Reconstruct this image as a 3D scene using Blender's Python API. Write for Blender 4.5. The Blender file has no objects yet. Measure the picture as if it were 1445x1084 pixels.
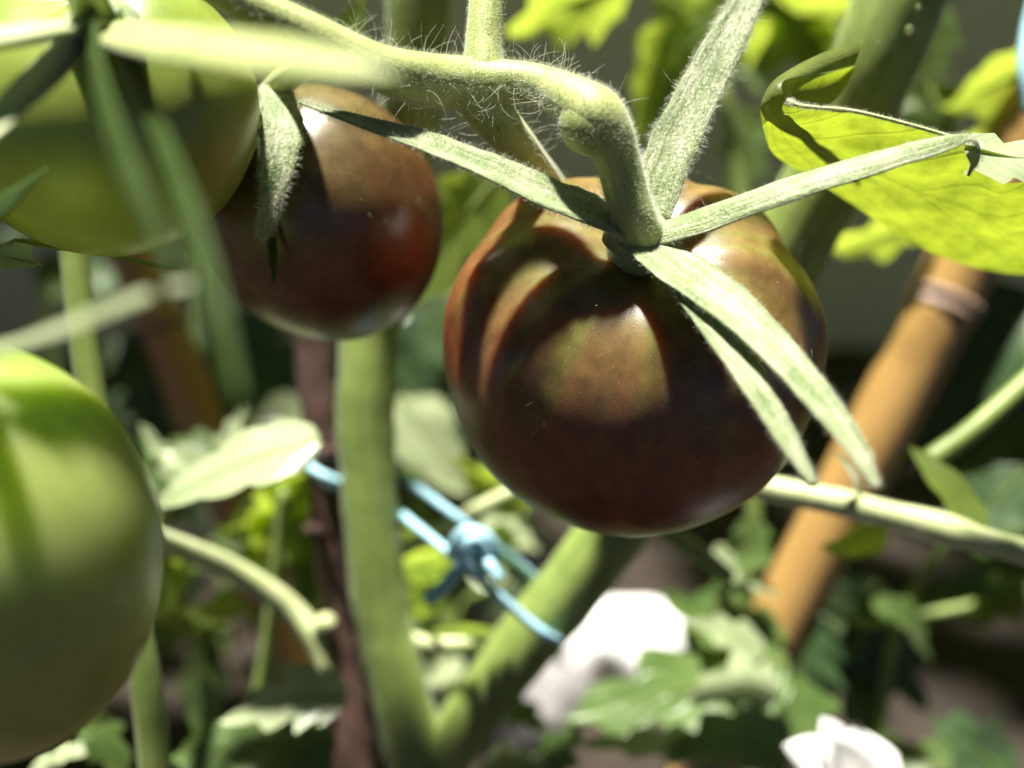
import bpy, math, random
from mathutils import Vector, Matrix, noise

random.seed(7)
R = math.radians
sc = bpy.context.scene
col = sc.collection

# ------------------------------------------------------------------ camera
CAM = Vector((0, 0, 0.35))
PITCH = R(20)
cam_d = bpy.data.cameras.new('camera')
cam_d.sensor_width = 36
cam_d.lens = 40
cam_d.clip_start = 0.005
cam_d.clip_end = 50
cam_d.dof.use_dof = True
cam_d.dof.focus_distance = 0.186
cam_d.dof.aperture_fstop = 6.3
cam = bpy.data.objects.new('camera', cam_d)
cam.location = CAM
cam.rotation_euler = (R(90) - PITCH, 0, 0)
col.objects.link(cam)
sc.camera = cam
RIGHT = Vector((1, 0, 0))
UP = Vector((0, math.sin(PITCH), math.cos(PITCH)))
FWD = Vector((0, math.cos(PITCH), -math.sin(PITCH)))
W, H = 1445.0, 1084.0

# ------------------------------------------------------------------ light
SUN = (RIGHT * -0.11 + UP * 0.95 - FWD * 0.25).normalized()      # towards the sun
elev = math.asin(SUN.z)
azim = math.atan2(SUN.x, SUN.y)
world = bpy.data.worlds.new('World')
sc.world = world
world.use_nodes = True
wn = world.node_tree.nodes
sky = wn.new('ShaderNodeTexSky')
sky.sky_type = 'NISHITA'
sky.sun_disc = False
sky.sun_elevation = elev
sky.sun_rotation = azim
sky.air_density = 0.06
sky.dust_density = 0.12
sky.ozone_density = 0.6
wn['Background'].inputs['Strength'].default_value = 0.05
world.node_tree.links.new(sky.outputs[0], wn['Background'].inputs['Color'])
sun_d = bpy.data.lights.new('sun', 'SUN')
sun_d.energy = 5.0
sun_d.angle = R(3.5)
sun_d.color = (1.0, 0.95, 0.86)
sun = bpy.data.objects.new('sun', sun_d)
sun.rotation_euler = SUN.to_track_quat('Z', 'Y').to_euler()
sun.location = (0, 0.3, 1.5)
col.objects.link(sun)
sc.view_settings.view_transform = 'Standard'
sc.view_settings.look = 'None'
sc.view_settings.gamma = 1
sc.view_settings.use_curve_mapping = False
sc.view_settings.exposure = 1.75
sc.render.engine = 'CYCLES'
sc.cycles.use_denoising = True
sc.cycles.max_bounces = 10
sc.cycles.caustics_reflective = False
sc.cycles.caustics_refractive = False
sc.cycles.sample_clamp_indirect = 4


# ------------------------------------------------------------------ helpers
def P(px, py, d):
    return CAM + FWD * d + RIGHT * ((px - W / 2) / W * 0.9 * d) + UP * (-(py - H / 2) / W * 0.9 * d)


def S(px, d):
    return px / W * 0.9 * d


def GY(d):
    """picture row at which depth d reaches the ground"""
    return H / 2 + (CAM.z - .045 - FWD.z * -d) * W / (.9 * d * UP.z)


def tag(o, label=None, cat=None, group=None, kind=None):
    if label: o['label'] = label
    if cat: o['category'] = cat
    if group: o['group'] = group
    if kind: o['kind'] = kind
    return o


def thing(name, loc, label, cat, group=None):
    o = bpy.data.objects.new(name, None)
    o.empty_display_size = 0.01
    o.location = loc
    col.objects.link(o)
    return tag(o, label, cat, group)


def absloc(o):
    return o.matrix_world.translation if False else (o.location + (absloc(o.parent) if o.parent else Vector()))


def mesh_obj(name, verts, faces, mat, parent=None, uvs=None, smooth=True, origin=None):
    """one mesh object; verts in world space, origin at `origin` (default first vertex)"""
    org = Vector(origin) if origin is not None else Vector(verts[0])
    me = bpy.data.meshes.new(name)
    me.from_pydata([tuple(Vector(v) - org) for v in verts], [], faces)
    if uvs is not None:
        uvl = me.uv_layers.new(name='UVMap')
        for l in me.loops:
            uvl.data[l.index].uv = uvs[l.vertex_index]
    if smooth:
        me.polygons.foreach_set('use_smooth', [True] * len(me.polygons))
    me.materials.append(mat)
    me.update()
    o = bpy.data.objects.new(name, me)
    col.objects.link(o)
    if parent is not None:
        o.parent = parent
        o.location = org - absloc(parent)
    else:
        o.location = org
    return o


def catmull(pts, n):
    """pts: list of tuples of equal length; n samples along"""
    pts = [tuple(p) for p in pts]
    m = len(pts)
    ext = [tuple(2 * a - b for a, b in zip(pts[0], pts[1]))] + pts + [tuple(2 * a - b for a, b in zip(pts[-1], pts[-2]))]
    out = []
    for i in range(n):
        s = i / (n - 1) * (m - 1)
        k = min(int(s), m - 2)
        t = s - k
        p0, p1, p2, p3 = ext[k], ext[k + 1], ext[k + 2], ext[k + 3]
        out.append(tuple(0.5 * (2 * b + (c - a) * t + (2 * a - 5 * b + 4 * c - d) * t * t + (3 * b - a - 3 * c + d) * t ** 3)
                         for a, b, c, d in zip(p0, p1, p2, p3)))
    return out


def frames(cs, hint):
    n = len(cs)
    fr = []
    for i in range(n):
        t = (cs[min(i + 1, n - 1)] - cs[max(i - 1, 0)])
        t = t.normalized() if t.length > 1e-9 else Vector((0, 0, 1))
        h = hint(cs[i]) if callable(hint) else Vector(hint)
        s = t.cross(h)
        if s.length < 1e-4:
            s = t.cross(Vector((0.3, 0.5, 0.8)))
        s.normalize()
        fr.append((t, s, s.cross(t).normalized()))
    return fr


def to_cam(p):
    return (CAM - p).normalized()


def sweep_geo(ctrl, n=40, k=14, hint=None, fold=0.0, lump=0.0, lump_f=1.0, seed=0, asp=None, noise_w=0.0):
    """ctrl rows: (px, py, depth, half_width_px[, half_thickness_px]); returns verts, faces, samples"""
    rows = []
    for r in ctrl:
        th = r[4] if len(r) > 4 else (r[3] * asp if asp else r[3])
        p = P(r[0], r[1], r[2])
        rows.append((p.x, p.y, p.z, S(r[3], r[2]), S(th, r[2])))
    sm = catmull(rows, n)
    cs = [Vector(s[:3]) for s in sm]
    fr = frames(cs, hint or to_cam)
    verts, faces, samples = [], [], []
    for i in range(n):
        t, s, nn = fr[i]
        w = max(sm[i][3], 1e-5)
        h = max(sm[i][4], 1e-5)
        if noise_w:
            w *= 1 + noise_w * noise.noise(Vector((i * 0.33, seed * 3.1, 0)))
        for j in range(k):
            a = 2 * math.pi * j / k
            ca, sa = math.cos(a), math.sin(a)
            off = s * (w * ca) + nn * (h * sa + fold * w * (abs(ca) - 0.4))
            if lump:
                q = cs[i] + off
                off *= 1 + lump * noise.noise(q * (lump_f * 100) + Vector((seed, 0, 0)))
            verts.append(cs[i] + off)
        samples.append((cs[i], t, s, nn, w, h))
    for i in range(n - 1):
        for j in range(k):
            j2 = (j + 1) % k
            faces.append((i * k + j, i * k + j2, (i + 1) * k + j2, (i + 1) * k + j))
    faces.append(tuple(range(k))[::-1])
    faces.append(tuple((n - 1) * k + j for j in range(k)))
    return verts, faces, samples


def sweep(name, ctrl, mat, parent, hairs=None, fuzz=None, **kw):
    v, f, sm = sweep_geo(ctrl, **kw)
    k = kw.get('k', 14)
    n = kw.get('n', 40)
    uvs = [((i // k) / (n - 1), (i % k) / k) for i in range(len(v))]
    o = mesh_obj(name, v, f, mat, parent, uvs=uvs)
    if fuzz:
        grow('fuzz', sm, o, **fuzz)
    if hairs:
        grow('long_hairs', sm, o, **hairs)
    return o


def grow(name, sm, parent, count=300, length=0.001, rad=2.5e-5, curl=0.3, lo=0.0, hi=1.0, mat=None, seed=1, arc=None,
         fold=0.0, lean=0.0, segs=3):
    rnd = random.Random(seed * 77 + count)
    verts, faces = [], []
    n = len(sm)
    for _ in range(count):
        u = lo + (hi - lo) * rnd.random()
        x = u * (n - 1)
        i = min(int(x), n - 2)
        c0, t, s, nn, w, h = sm[i]
        c1 = sm[i + 1][0]
        c = c0.lerp(c1, x - i)
        a = rnd.random() * 2 * math.pi if arc is None else rnd.uniform(*arc)
        ca, sa = math.cos(a), math.sin(a)
        base = c + s * (w * ca * 0.97) + nn * (h * sa * 0.97 + fold * w * (abs(ca) - 0.4))
        nor = (s * (ca / max(w, 1e-6)) + nn * (sa / max(h, 1e-6))).normalized()
        d = (nor + Vector((rnd.gauss(0, .28), rnd.gauss(0, .28), rnd.gauss(0, .28))) + t * lean).normalized()
        L = length * rnd.uniform(0.45, 1.15)
        bend = Vector((rnd.gauss(0, 1), rnd.gauss(0, 1), rnd.gauss(0, 1))) * curl
        strand(verts, faces, base, d, bend, L, rad * rnd.uniform(.7, 1.2), segs)
    o = mesh_obj(name, verts, faces, mat or M['hair'], parent)
    o['kind'] = 'stuff'
    return o


def strand(verts, faces, base, d, bend, L, rad, segs):
    p = base.copy()
    dd = d.copy()
    sx = dd.orthogonal().normalized()
    b0 = len(verts)
    for q in range(segs + 1):
        sy = dd.cross(sx).normalized()
        r = rad * (1 - 0.6 * q / segs)
        for a in (0, 2.094, 4.189):
            verts.append(p + sx * (r * math.cos(a)) + sy * (r * math.sin(a)))
        p = p + dd * (L / segs)
        dd = (dd + bend / segs).normalized()
        sx = (sx - dd * sx.dot(dd)).normalized()
    for q in range(segs):
        for j in range(3):
            faces.append((b0 + q * 3 + j, b0 + q * 3 + (j + 1) % 3, b0 + q * 3 + 3 + (j + 1) % 3, b0 + q * 3 + 3 + j))


def leaf_geo(spine, width, normal, fold=0.18, lobes=3.4, lobe_d=0.45, wave=0.14, nu=44, nv=10, seed=0, tipness=1.0, droop=0.0):
    """spine: list of world points base->tip; a lobed tomato leaflet around it"""
    rnd = random.Random(seed)
    cs = [Vector(c) for c in catmull([tuple(p) for p in spine], nu)]
    fr = frames(cs, normal)
    ph = [rnd.random() * 6.28 for _ in range(6)]
    length = sum((cs[i + 1] - cs[i]).length for i in range(nu - 1))
    verts, uvs, faces = [], [], []
    for i in range(nu):
        u = i / (nu - 1)
        t, s, nn = fr[i]
        base = (math.sin(math.pi * min(1, u * 0.98 + 0.02) ** (0.72))) ** 0.8 * (1 - 0.25 * u * tipness)
        for j in range(nv + 1):
            v = -1 + 2 * j / nv
            sd = 0 if v < 0 else 1
            x = u * lobes + 0.35 * sd + ph[sd] * 0.16
            saw = abs(math.sin(math.pi * x)) ** 0.7 if lobe_d < .3 else 1 - abs(2 * (x % 1) - 1) ** 1.2
            wd = width * base * (1 - lobe_d * (1 - saw) * min(1, 4 * u) * min(1, 4 * (1 - u)))
            shift = t * (width * 0.55 * lobe_d * saw * v * v)
            z = fold * abs(v) * wd + wave * width * (math.sin(u * 7 + ph[2] + 1.6 * v) * 0.4 + math.sin(u * 12 + ph[3] + v * 2.5) * 0.16) * (0.3 + abs(v))
            z -= droop * width * v * v
            verts.append(cs[i] + s * (v * wd) + nn * z + shift)
            uvs.append((u, v * .5 + .5))
    for i in range(nu - 1):
        for j in range(nv):
            a = i * (nv + 1) + j
            faces.append((a, a + 1, a + nv + 2, a + nv + 1))
    return verts, faces, uvs


def leaf(name, parent, mat, ctrl, width_px, normal=None, petiole=True, **kw):
    """ctrl rows (px,py,d) base->tip"""
    sp = [P(*c) for c in ctrl]
    if len(sp) == 2:
        mid = (sp[0] + sp[1]) / 2 + Vector((0, 0, (sp[0] - sp[1]).length * 0.08))
        sp = [sp[0], mid, sp[1]]
    v, f, uv = leaf_geo(sp, S(width_px, ctrl[0][2]), normal or to_cam, **kw)
    o = mesh_obj(name, v, f, mat, parent, uvs=uv)
    if petiole:
        # raised midrib, a real ridge on the underside
        cs = [Vector(c) for c in catmull([tuple(p) for p in sp], 16)]
        fr = frames(cs, normal or to_cam)
        r0 = S(width_px, ctrl[0][2]) * 0.045
        vv, ff = [], []
        for i, c in enumerate(cs):
            t, s, nn = fr[i]
            r = r0 * (1.15 - i / 15)
            for j in range(6):
                a = j / 6 * 6.283
                vv.append(c + s * r * math.cos(a) + nn * r * math.sin(a))
        for i in range(15):
            for j in range(6):
                ff.append((i * 6 + j, i * 6 + (j + 1) % 6, i * 6 + 6 + (j + 1) % 6, i * 6 + 6 + j))
        mesh_obj('midrib', vv, ff, M['vein'], o)
    return o


# ------------------------------------------------------------------ materials
M = {}


class NT:
    def __init__(self, name):
        self.m = bpy.data.materials.new(name)
        self.m.use_nodes = True
        self.t = self.m.node_tree
        self.n = self.t.nodes
        self.p = self.n['Principled BSDF']
        self.out = self.n['Material Output']

    def new(self, typ, **kw):
        nd = self.n.new(typ)
        for k, v in kw.items():
            if k in nd.inputs.keys():
                nd.inputs[k].default_value = v
            else:
                setattr(nd, k, v)
        return nd

    def link(self, a, b):
        self.t.links.new(a, b)

    def noise(self, scale, detail=3, vec=None, rough=.55):
        nd = self.new('ShaderNodeTexNoise')
        nd.inputs['Scale'].default_value = scale
        nd.inputs['Detail'].default_value = detail
        nd.inputs['Roughness'].default_value = rough
        if vec is not None: self.link(vec, nd.inputs['Vector'])
        return nd.outputs['Fac']

    def ramp(self, fac, stops):
        nd = self.new('ShaderNodeValToRGB')
        e = nd.color_ramp.elements
        while len(e) < len(stops): e.new(0.5)
        for el, (p, c) in zip(e, stops):
            el.position = p
            el.color = (*c, 1) if len(c) == 3 else c
        self.link(fac, nd.inputs[0])
        return nd.outputs[0]

    def mix(self, fac, a, b, mode='MIX'):
        nd = self.new('ShaderNodeMix', data_type='RGBA', blend_type=mode)
        for sock, val in ((nd.inputs[0], fac), (nd.inputs[6], a), (nd.inputs[7], b)):
            if hasattr(val, 'is_output'): self.link(val, sock)
            elif isinstance(val, (int, float)): sock.default_value = val
            else: sock.default_value = (*val, 1)
        return nd.outputs[2]

    def math(self, op, a, b=None, c=None):
        nd = self.new('ShaderNodeMath', operation=op)
        for sock, val in zip(nd.inputs, (a, b, c)):
            if val is None: continue
            if hasattr(val, 'is_output'): self.link(val, sock)
            else: sock.default_value = val
        return nd.outputs[0]

    def bump(self, h, strength, dist):
        nd = self.new('ShaderNodeBump')
        nd.inputs['Strength'].default_value = strength
        nd.inputs['Distance'].default_value = dist
        self.link(h, nd.inputs['Height'])
        self.link(nd.outputs[0], self.p.inputs['Normal'])
        return nd.outputs[0]

    def set(self, **kw):
        for k, v in kw.items():
            self.p.inputs[k.replace('_', ' ')].default_value = v


def coord(nt, out='Object'):
    return nt.new('ShaderNodeTexCoord').outputs[out]


def stem_mat(name, c1, c2, rough=.5, sheen=.35, sss=.08, fine=2600, bump=.35, spec=.5):
    nt = NT(name)
    co = coord(nt)
    n1 = nt.noise(160, 4, co)
    n2 = nt.noise(fine, 3, co)
    c = nt.ramp(n1, [(.38, c1), (.62, c2)])
    c = nt.mix(nt.math('MULTIPLY', n2, .4), c, tuple(min(1, x * 1.9) for x in c2))
    nt.link(c, nt.p.inputs['Base Color'])
    uvm = nt.new('ShaderNodeMapping')
    uvm.inputs['Scale'].default_value = (3, 16, 1)
    nt.link(nt.new('ShaderNodeUVMap').outputs[0], uvm.inputs[0])
    stk = nt.noise(1.6, 5, uvm.outputs[0])
    c = nt.mix(nt.math('MULTIPLY', nt.ramp(stk, [(.45, (0, 0, 0)), (.7, (1, 1, 1))]), .5), c, tuple(x * .5 for x in c1))
    nt.link(c, nt.p.inputs['Base Color'])
    nt.p.inputs['Specular IOR Level'].default_value = spec
    nt.set(Roughness=rough, Sheen_Weight=sheen, Sheen_Roughness=.4)
    nt.p.inputs['Subsurface Weight'].default_value = sss
    nt.p.inputs['Subsurface Radius'].default_value = (.6, 1.0, .25)
    nt.p.inputs['Subsurface Scale'].default_value = .003
    nt.bump(n2, bump, .0004)
    M[name] = nt.m


stem_mat('stem', (.115, .175, .03), (.18, .24, .055), bump=.2, sheen=.1)
stem_mat('stalk', (.23, .29, .07), (.34, .38, .14), sheen=.3)
stem_mat('branch', (.30, .36, .14), (.42, .46, .24), sheen=.4)
stem_mat('sepal_dark', (.022, .042, .008), (.035, .06, .014), sheen=0, spec=.12)  # sepal colour darkened to stand for shade on the near sepals


def sepal_mat():
    nt = NT('sepal')
    co = coord(nt)
    uv = nt.new('ShaderNodeUVMap').outputs[0]
    mp = nt.new('ShaderNodeMapping')
    mp.inputs['Scale'].default_value = (4, 15, 1)
    nt.link(uv, mp.inputs[0])
    rib = nt.noise(1.0, 4, mp.outputs[0])
    pat = nt.noise(230, 4, co)
    fine = nt.noise(1700, 3, co)
    c = nt.ramp(nt.math('ADD', nt.math('MULTIPLY', rib, .6), nt.math('MULTIPLY', pat, .4)), [(.36, (.09, .16, .03)), (.48, (.22, .29, .11)), (.60, (.40, .42, .27))])
    c = nt.mix(nt.math('MULTIPLY', nt.ramp(fine, [(.5, (0, 0, 0)), (.7, (1, 1, 1))]), .55), c, (.54, .54, .40))
    nt.link(c, nt.p.inputs['Base Color'])
    nt.set(Roughness=.55, Sheen_Weight=.25)
    b = nt.bump(nt.math('ADD', nt.math('MULTIPLY', rib, 1.3), nt.math('MULTIPLY', fine, .5)), .8, .0006)
    tr = nt.new('ShaderNodeBsdfTranslucent')
    tr.inputs[0].default_value = (.42, .52, .12, 1)
    mx = nt.new('ShaderNodeMixShader')
    mx.inputs[0].default_value = .22
    nt.link(nt.p.outputs[0], mx.inputs[1]); nt.link(tr.outputs[0], mx.inputs[2])
    nt.link(mx.outputs[0], nt.out.inputs['Surface'])
    M['sepal'] = nt.m


sepal_mat()


def leaf_mat(name, c1, c2, tc, trans=.45, rough=.42, spec=.5, sheen=.15, veins=7, vs=1.0):
    nt = NT(name)
    uv = nt.new('ShaderNodeUVMap').outputs[0]
    co = coord(nt)
    sep = nt.new('ShaderNodeSeparateXYZ')
    nt.link(uv, sep.inputs[0])
    u, v = sep.outputs[0], sep.outputs[1]
    av = nt.math('ABSOLUTE', nt.math('SUBTRACT', v, .5))
    wob = nt.math('MULTIPLY', nt.noise(90, 2, co), .12)
    ph = nt.math('ADD', nt.math('SUBTRACT', nt.math('MULTIPLY', u, veins), nt.math('MULTIPLY', av, 4.2)), wob)
    fr = nt.math('ABSOLUTE', nt.math('SUBTRACT', nt.math('FRACT', ph), .5))
    line = nt.math('SUBTRACT', 1.0, nt.math('MINIMUM', nt.math('MULTIPLY', fr, 15), 1.0))
    mid = nt.math('SUBTRACT', 1.0, nt.math('MINIMUM', nt.math('MULTIPLY', av, 34), 1.0))
    vein = nt.math('MAXIMUM', line, mid)
    n1 = nt.noise(130, 4, co)
    n2 = nt.noise(900, 3, co)
    c = nt.ramp(n1, [(.3, c1), (.7, c2)])
    c = nt.mix(nt.math('MULTIPLY', vein, .35 * vs), c, tuple(min(1, x * 1.7 + .03) for x in c2))
    nt.link(c, nt.p.inputs['Base Color'])
    nt.set(Roughness=rough, Sheen_Weight=sheen)
    nt.p.inputs['Specular IOR Level'].default_value = spec
    hgt = nt.math('ADD', nt.math('MULTIPLY', vein, -.5 * vs), nt.math('MULTIPLY', n2, .5))
    b = nt.bump(hgt, .5, .0006)
    tr = nt.new('ShaderNodeBsdfTranslucent')
    n3 = nt.noise(420, 4, co)
    tcol = nt.ramp(nt.math('ADD', nt.math('MULTIPLY', n1, .6), nt.math('MULTIPLY', n3, .4)), [(.34, tuple(x * .55 for x in tc)), (.6, tc)])
    tcol = nt.mix(nt.math('MULTIPLY', vein, .45 * vs), tcol, tuple(x * .72 * (1 if vs != .9 else .6) for x in tc))
    nt.link(tcol, tr.inputs[0])
    nt.link(b, tr.inputs['Normal'])
    mx = nt.new('ShaderNodeMixShader')
    mx.inputs[0].default_value = trans
    nt.link(nt.p.outputs[0], mx.inputs[1])
    nt.link(tr.outputs[0], mx.inputs[2])
    nt.link(mx.outputs[0], nt.out.inputs['Surface'])
    M[name] = nt.m


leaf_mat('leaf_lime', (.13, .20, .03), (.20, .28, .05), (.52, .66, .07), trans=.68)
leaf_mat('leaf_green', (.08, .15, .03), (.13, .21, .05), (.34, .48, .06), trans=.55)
leaf_mat('leaf_pale', (.30, .38, .18), (.42, .48, .28), (.42, .52, .12), trans=.3, rough=.28, spec=.8, sheen=.4)  # pale base raised to carry sun glare on the lit leaves
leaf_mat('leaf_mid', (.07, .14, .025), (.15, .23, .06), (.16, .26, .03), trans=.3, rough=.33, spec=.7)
leaf_mat('leaf_dark', (.03, .065, .018), (.05, .10, .028), (.08, .15, .02), trans=.25)  # low base colour stands for shade on the background foliage
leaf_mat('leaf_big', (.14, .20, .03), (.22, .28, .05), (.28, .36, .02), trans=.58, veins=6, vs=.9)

nt = NT('vein')
nt.set(Base_Color=(.24, .32, .08, 1), Roughness=.5)
tr = nt.new('ShaderNodeBsdfTranslucent')
tr.inputs[0].default_value = (.34, .42, .04, 1)
mx = nt.new('ShaderNodeMixShader')
mx.inputs[0].default_value = .6
nt.link(nt.p.outputs[0], mx.inputs[1]); nt.link(tr.outputs[0], mx.inputs[2])
nt.link(mx.outputs[0], nt.out.inputs['Surface'])
M['vein'] = nt.m

nt = NT('hair')
nt.set(Base_Color=(.85, .86, .78, 1), Roughness=.35)
tr = nt.new('ShaderNodeBsdfTranslucent')
tr.inputs[0].default_value = (.85, .87, .78, 1)
mx = nt.new('ShaderNodeMixShader')
mx.inputs[0].default_value = .45
nt.link(nt.p.outputs[0], mx.inputs[1]); nt.link(tr.outputs[0], mx.inputs[2])
nt.link(mx.outputs[0], nt.out.inputs['Surface'])
M['hair'] = nt.m


def tomato_mat(name, stops, rad, sss, sss_col, rough, streak, streak_c, ssc=.006, speck=.45, spec=.5, pore_glint=(.45, .33, .16)):
    nt = NT(name)
    co = coord(nt)
    sep = nt.new('ShaderNodeSeparateXYZ')
    nt.link(co, sep.inputs[0])
    z = nt.math('ADD', nt.math('MULTIPLY', sep.outputs[2], .5 / rad), .5)
    big = nt.noise(55, 3, co)
    z2 = nt.math('ADD', z, nt.math('MULTIPLY', nt.math('SUBTRACT', big, .5), .22))
    c = nt.ramp(z2, stops)
    # meridian streaks: noise over the direction around the stem axis
    ang = nt.math('ARCTAN2', sep.outputs[1], sep.outputs[0])
    cb = nt.new('ShaderNodeCombineXYZ')
    nt.link(nt.math('MULTIPLY', nt.math('COSINE', ang), 1.0), cb.inputs[0])
    nt.link(nt.math('MULTIPLY', nt.math('SINE', ang), 1.0), cb.inputs[1])
    nt.link(nt.math('MULTIPLY', z, .6), cb.inputs[2])
    st = nt.noise(4.2, 5, cb.outputs[0])
    stf = nt.ramp(st, [(.5, (0, 0, 0)), (.72, (1, 1, 1))])
    zf = nt.ramp(z, [(.45, (0, 0, 0)), (.8, (1, 1, 1))])
    c = nt.mix(nt.math('MULTIPLY', nt.math('MULTIPLY', stf, zf), streak), c, streak_c)
    # mottled flesh showing through the skin
    gr = 'green' in name
    mot = nt.noise(110 if gr else 240, 4, co, .55)
    c = nt.mix(1.0, c, nt.ramp(mot, [(.32, (.9, .9, .85) if gr else (.7, .66, .62)), (.68, (1.12, 1.1, 1.1) if gr else (1.3, 1.28, 1.25))]), 'MULTIPLY')
    # fine pale pores and flecks; on dark fruit they also paint sun sparkle
    vor = nt.new('ShaderNodeTexVoronoi')
    vor.inputs['Scale'].default_value = 1500
    nt.link(co, vor.inputs['Vector'])
    dots = nt.ramp(vor.outputs['Distance'], [(.10, (1, 1, 1)), (.24, (0, 0, 0))])
    msk = nt.ramp(nt.noise(420, 2, co), [(.45, (0, 0, 0)), (.6, (1, 1, 1))])
    c = nt.mix(nt.math('MULTIPLY', nt.math('MULTIPLY', dots, msk), speck), c, pore_glint)
    nt.link(c, nt.p.inputs['Base Color'])
    fine = nt.noise(2600, 2, co)
    nt.set(Roughness=rough)
    nt.p.inputs['Subsurface Weight'].default_value = sss
    nt.p.inputs['Subsurface Radius'].default_value = sss_col
    nt.p.inputs['Subsurface Scale'].default_value = ssc
    nt.p.inputs['Specular IOR Level'].default_value = spec
    hh = nt.math('ADD', fine, nt.math('MULTIPLY', dots, .5))
    nt.bump(hh, .12, .0003)
    M[name] = nt.m


DARK = [(.05, (.115, .020, .006)), (.42, (.14, .027, .008)), (.62, (.18, .05, .015)), (.80, (.17, .095, .034)), (.97, (.17, .14, .048))]
tomato_mat('tomato_dark', DARK, .036, .85, (1, .3, .1), .36, .7, (.15, .17, .035), ssc=.015)
DARK2 = [(.05, (.085, .019, .007)), (.45, (.105, .028, .009)), (.62, (.105, .038, .014)), (.78, (.105, .064, .023)), (.97, (.115, .09, .034))]
tomato_mat('tomato_dark_small', DARK2, .023, .3, (1, .4, .15), .32, .3, (.11, .11, .034), spec=.65, speck=.6)
GREEN = [(.05, (.41, .43, .10)), (.4, (.39, .45, .11)), (.7, (.35, .44, .11)), (.95, (.21, .31, .06))]
tomato_mat('tomato_green', [(.05, (.29, .31, .05)), (.5, (.27, .31, .05)), (.95, (.18, .25, .045))], .025, .6, (.8, 1, .2), .32, .35, (.16, .24, .04), speck=.3, pore_glint=(.55, .6, .3))
tomato_mat('tomato_green_big', GREEN, .034, .9, (.9, 1, .25), .3, .6, (.20, .30, .06), speck=.35, ssc=.028, pore_glint=(.6, .64, .35))

# bamboo
def cane_mat(name, c1, c2):
    nt = NT(name)
    uv = nt.new('ShaderNodeUVMap').outputs[0]
    mp = nt.new('ShaderNodeMapping')
    mp.inputs['Scale'].default_value = (3, 26, 1)
    nt.link(uv, mp.inputs[0])
    g = nt.noise(4, 5, mp.outputs[0])
    blot = nt.noise(45, 3, coord(nt))
    c = nt.ramp(g, [(.3, c1), (.7, c2)])
    c = nt.mix(nt.math('MULTIPLY', nt.ramp(blot, [(.52, (0, 0, 0)), (.75, (1, 1, 1))]), .45), c, tuple(x * .45 for x in c1))
    nt.link(c, nt.p.inputs['Base Color'])
    nt.set(Roughness=.3)
    nt.bump(g, .3, .0008)
    M[name] = nt.m


cane_mat('cane', (.20, .11, .032), (.42, .265, .088))
cane_mat('cane_dark', (.46, .22, .05), (.58, .32, .09))

nt = NT('cane_node')
n = nt.noise(400, 4, coord(nt))
nt.link(nt.ramp(n, [(.3, (.16, .09, .055)), (.7, (.34, .24, .18))]), nt.p.inputs['Base Color'])
nt.set(Roughness=.6)
nt.bump(n, .5, .001)
M['cane_node'] = nt.m

nt = NT('bark')
mp = nt.new('ShaderNodeMapping'); mp.inputs['Scale'].default_value = (12, 14, 1)
nt.link(nt.new('ShaderNodeUVMap').outputs[0], mp.inputs[0])
n = nt.noise(3, 6, mp.outputs[0])
nt.link(nt.ramp(n, [(.3, (.045, .022, .014)), (.7, (.12, .06, .04))]), nt.p.inputs['Base Color'])
nt.set(Roughness=.75)
nt.bump(n, .8, .002)
M['bark'] = nt.m

nt = NT('twine')
uv = nt.new('ShaderNodeUVMap').outputs[0]
sep = nt.new('ShaderNodeSeparateXYZ'); nt.link(uv, sep.inputs[0])
tw = nt.math('SINE', nt.math('MULTIPLY', nt.math('ADD', nt.math('MULTIPLY', sep.outputs[0], 40), nt.math('MULTIPLY', sep.outputs[1], 2)), 6.283))
nt.link(nt.ramp(nt.math('ADD', nt.math('MULTIPLY', tw, .5), .5), [(0, (.30, .55, .65)), (1, (.36, .61, .71))]), nt.p.inputs['Base Color'])
nt.set(Roughness=.45)
nt.bump(tw, .06, .0002)
M['twine'] = nt.m

nt = NT('soil')
co = coord(nt)
n = nt.noise(35, 8, co, .65)
n2 = nt.noise(220, 5, co)
nt.link(nt.ramp(n, [(.3, (.012, .008, .005)), (.55, (.035, .024, .016)), (.8, (.07, .052, .04))]), nt.p.inputs['Base Color'])
nt.set(Roughness=.95)
nt.bump(nt.math('ADD', n, n2), .8, .01)
M['soil'] = nt.m

nt = NT('wall')
co = coord(nt)
n = nt.noise(5, 6, co)
n2 = nt.noise(90, 5, co)
c = nt.ramp(n, [(.3, (.68, .57, .45)), (.7, (.80, .68, .55))])
nt.link(nt.mix(.25, c, nt.ramp(n2, [(.3, (.5, .42, .33)), (.7, (.74, .62, .5))])), nt.p.inputs['Base Color'])
nt.set(Roughness=.9)
nt.bump(n2, .4, .004)
M['wall'] = nt.m

def stone_mat(name, c1, c2):
    nt = NT(name)
    co = coord(nt)
    n = nt.noise(60, 6, co)
    nt.link(nt.ramp(n, [(.3, c1), (.7, c2)]), nt.p.inputs['Base Color'])
    nt.set(Roughness=.7)
    nt.bump(nt.noise(300, 5, co), .4, .002)
    M[name] = nt.m


stone_mat('stone', (.15, .145, .145), (.26, .25, .25))  # grey stone, darkened further to stand for shade
stone_mat('stone_pale', (.76, .755, .74), (.86, .855, .84))  # base raised near white to carry the sun glare
stone_mat('stone_brown', (.14, .10, .08), (.26, .20, .16))

nt = NT('petal')
nt.set(Base_Color=(.88, .88, .86, 1), Roughness=.5)
tr = nt.new('ShaderNodeBsdfTranslucent'); tr.inputs[0].default_value = (.85, .83, .84, 1)
mx = nt.new('ShaderNodeMixShader'); mx.inputs[0].default_value = .4
nt.link(nt.p.outputs[0], mx.inputs[1]); nt.link(tr.outputs[0], mx.inputs[2])
nt.link(mx.outputs[0], nt.out.inputs['Surface'])
M['petal'] = nt.m

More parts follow.
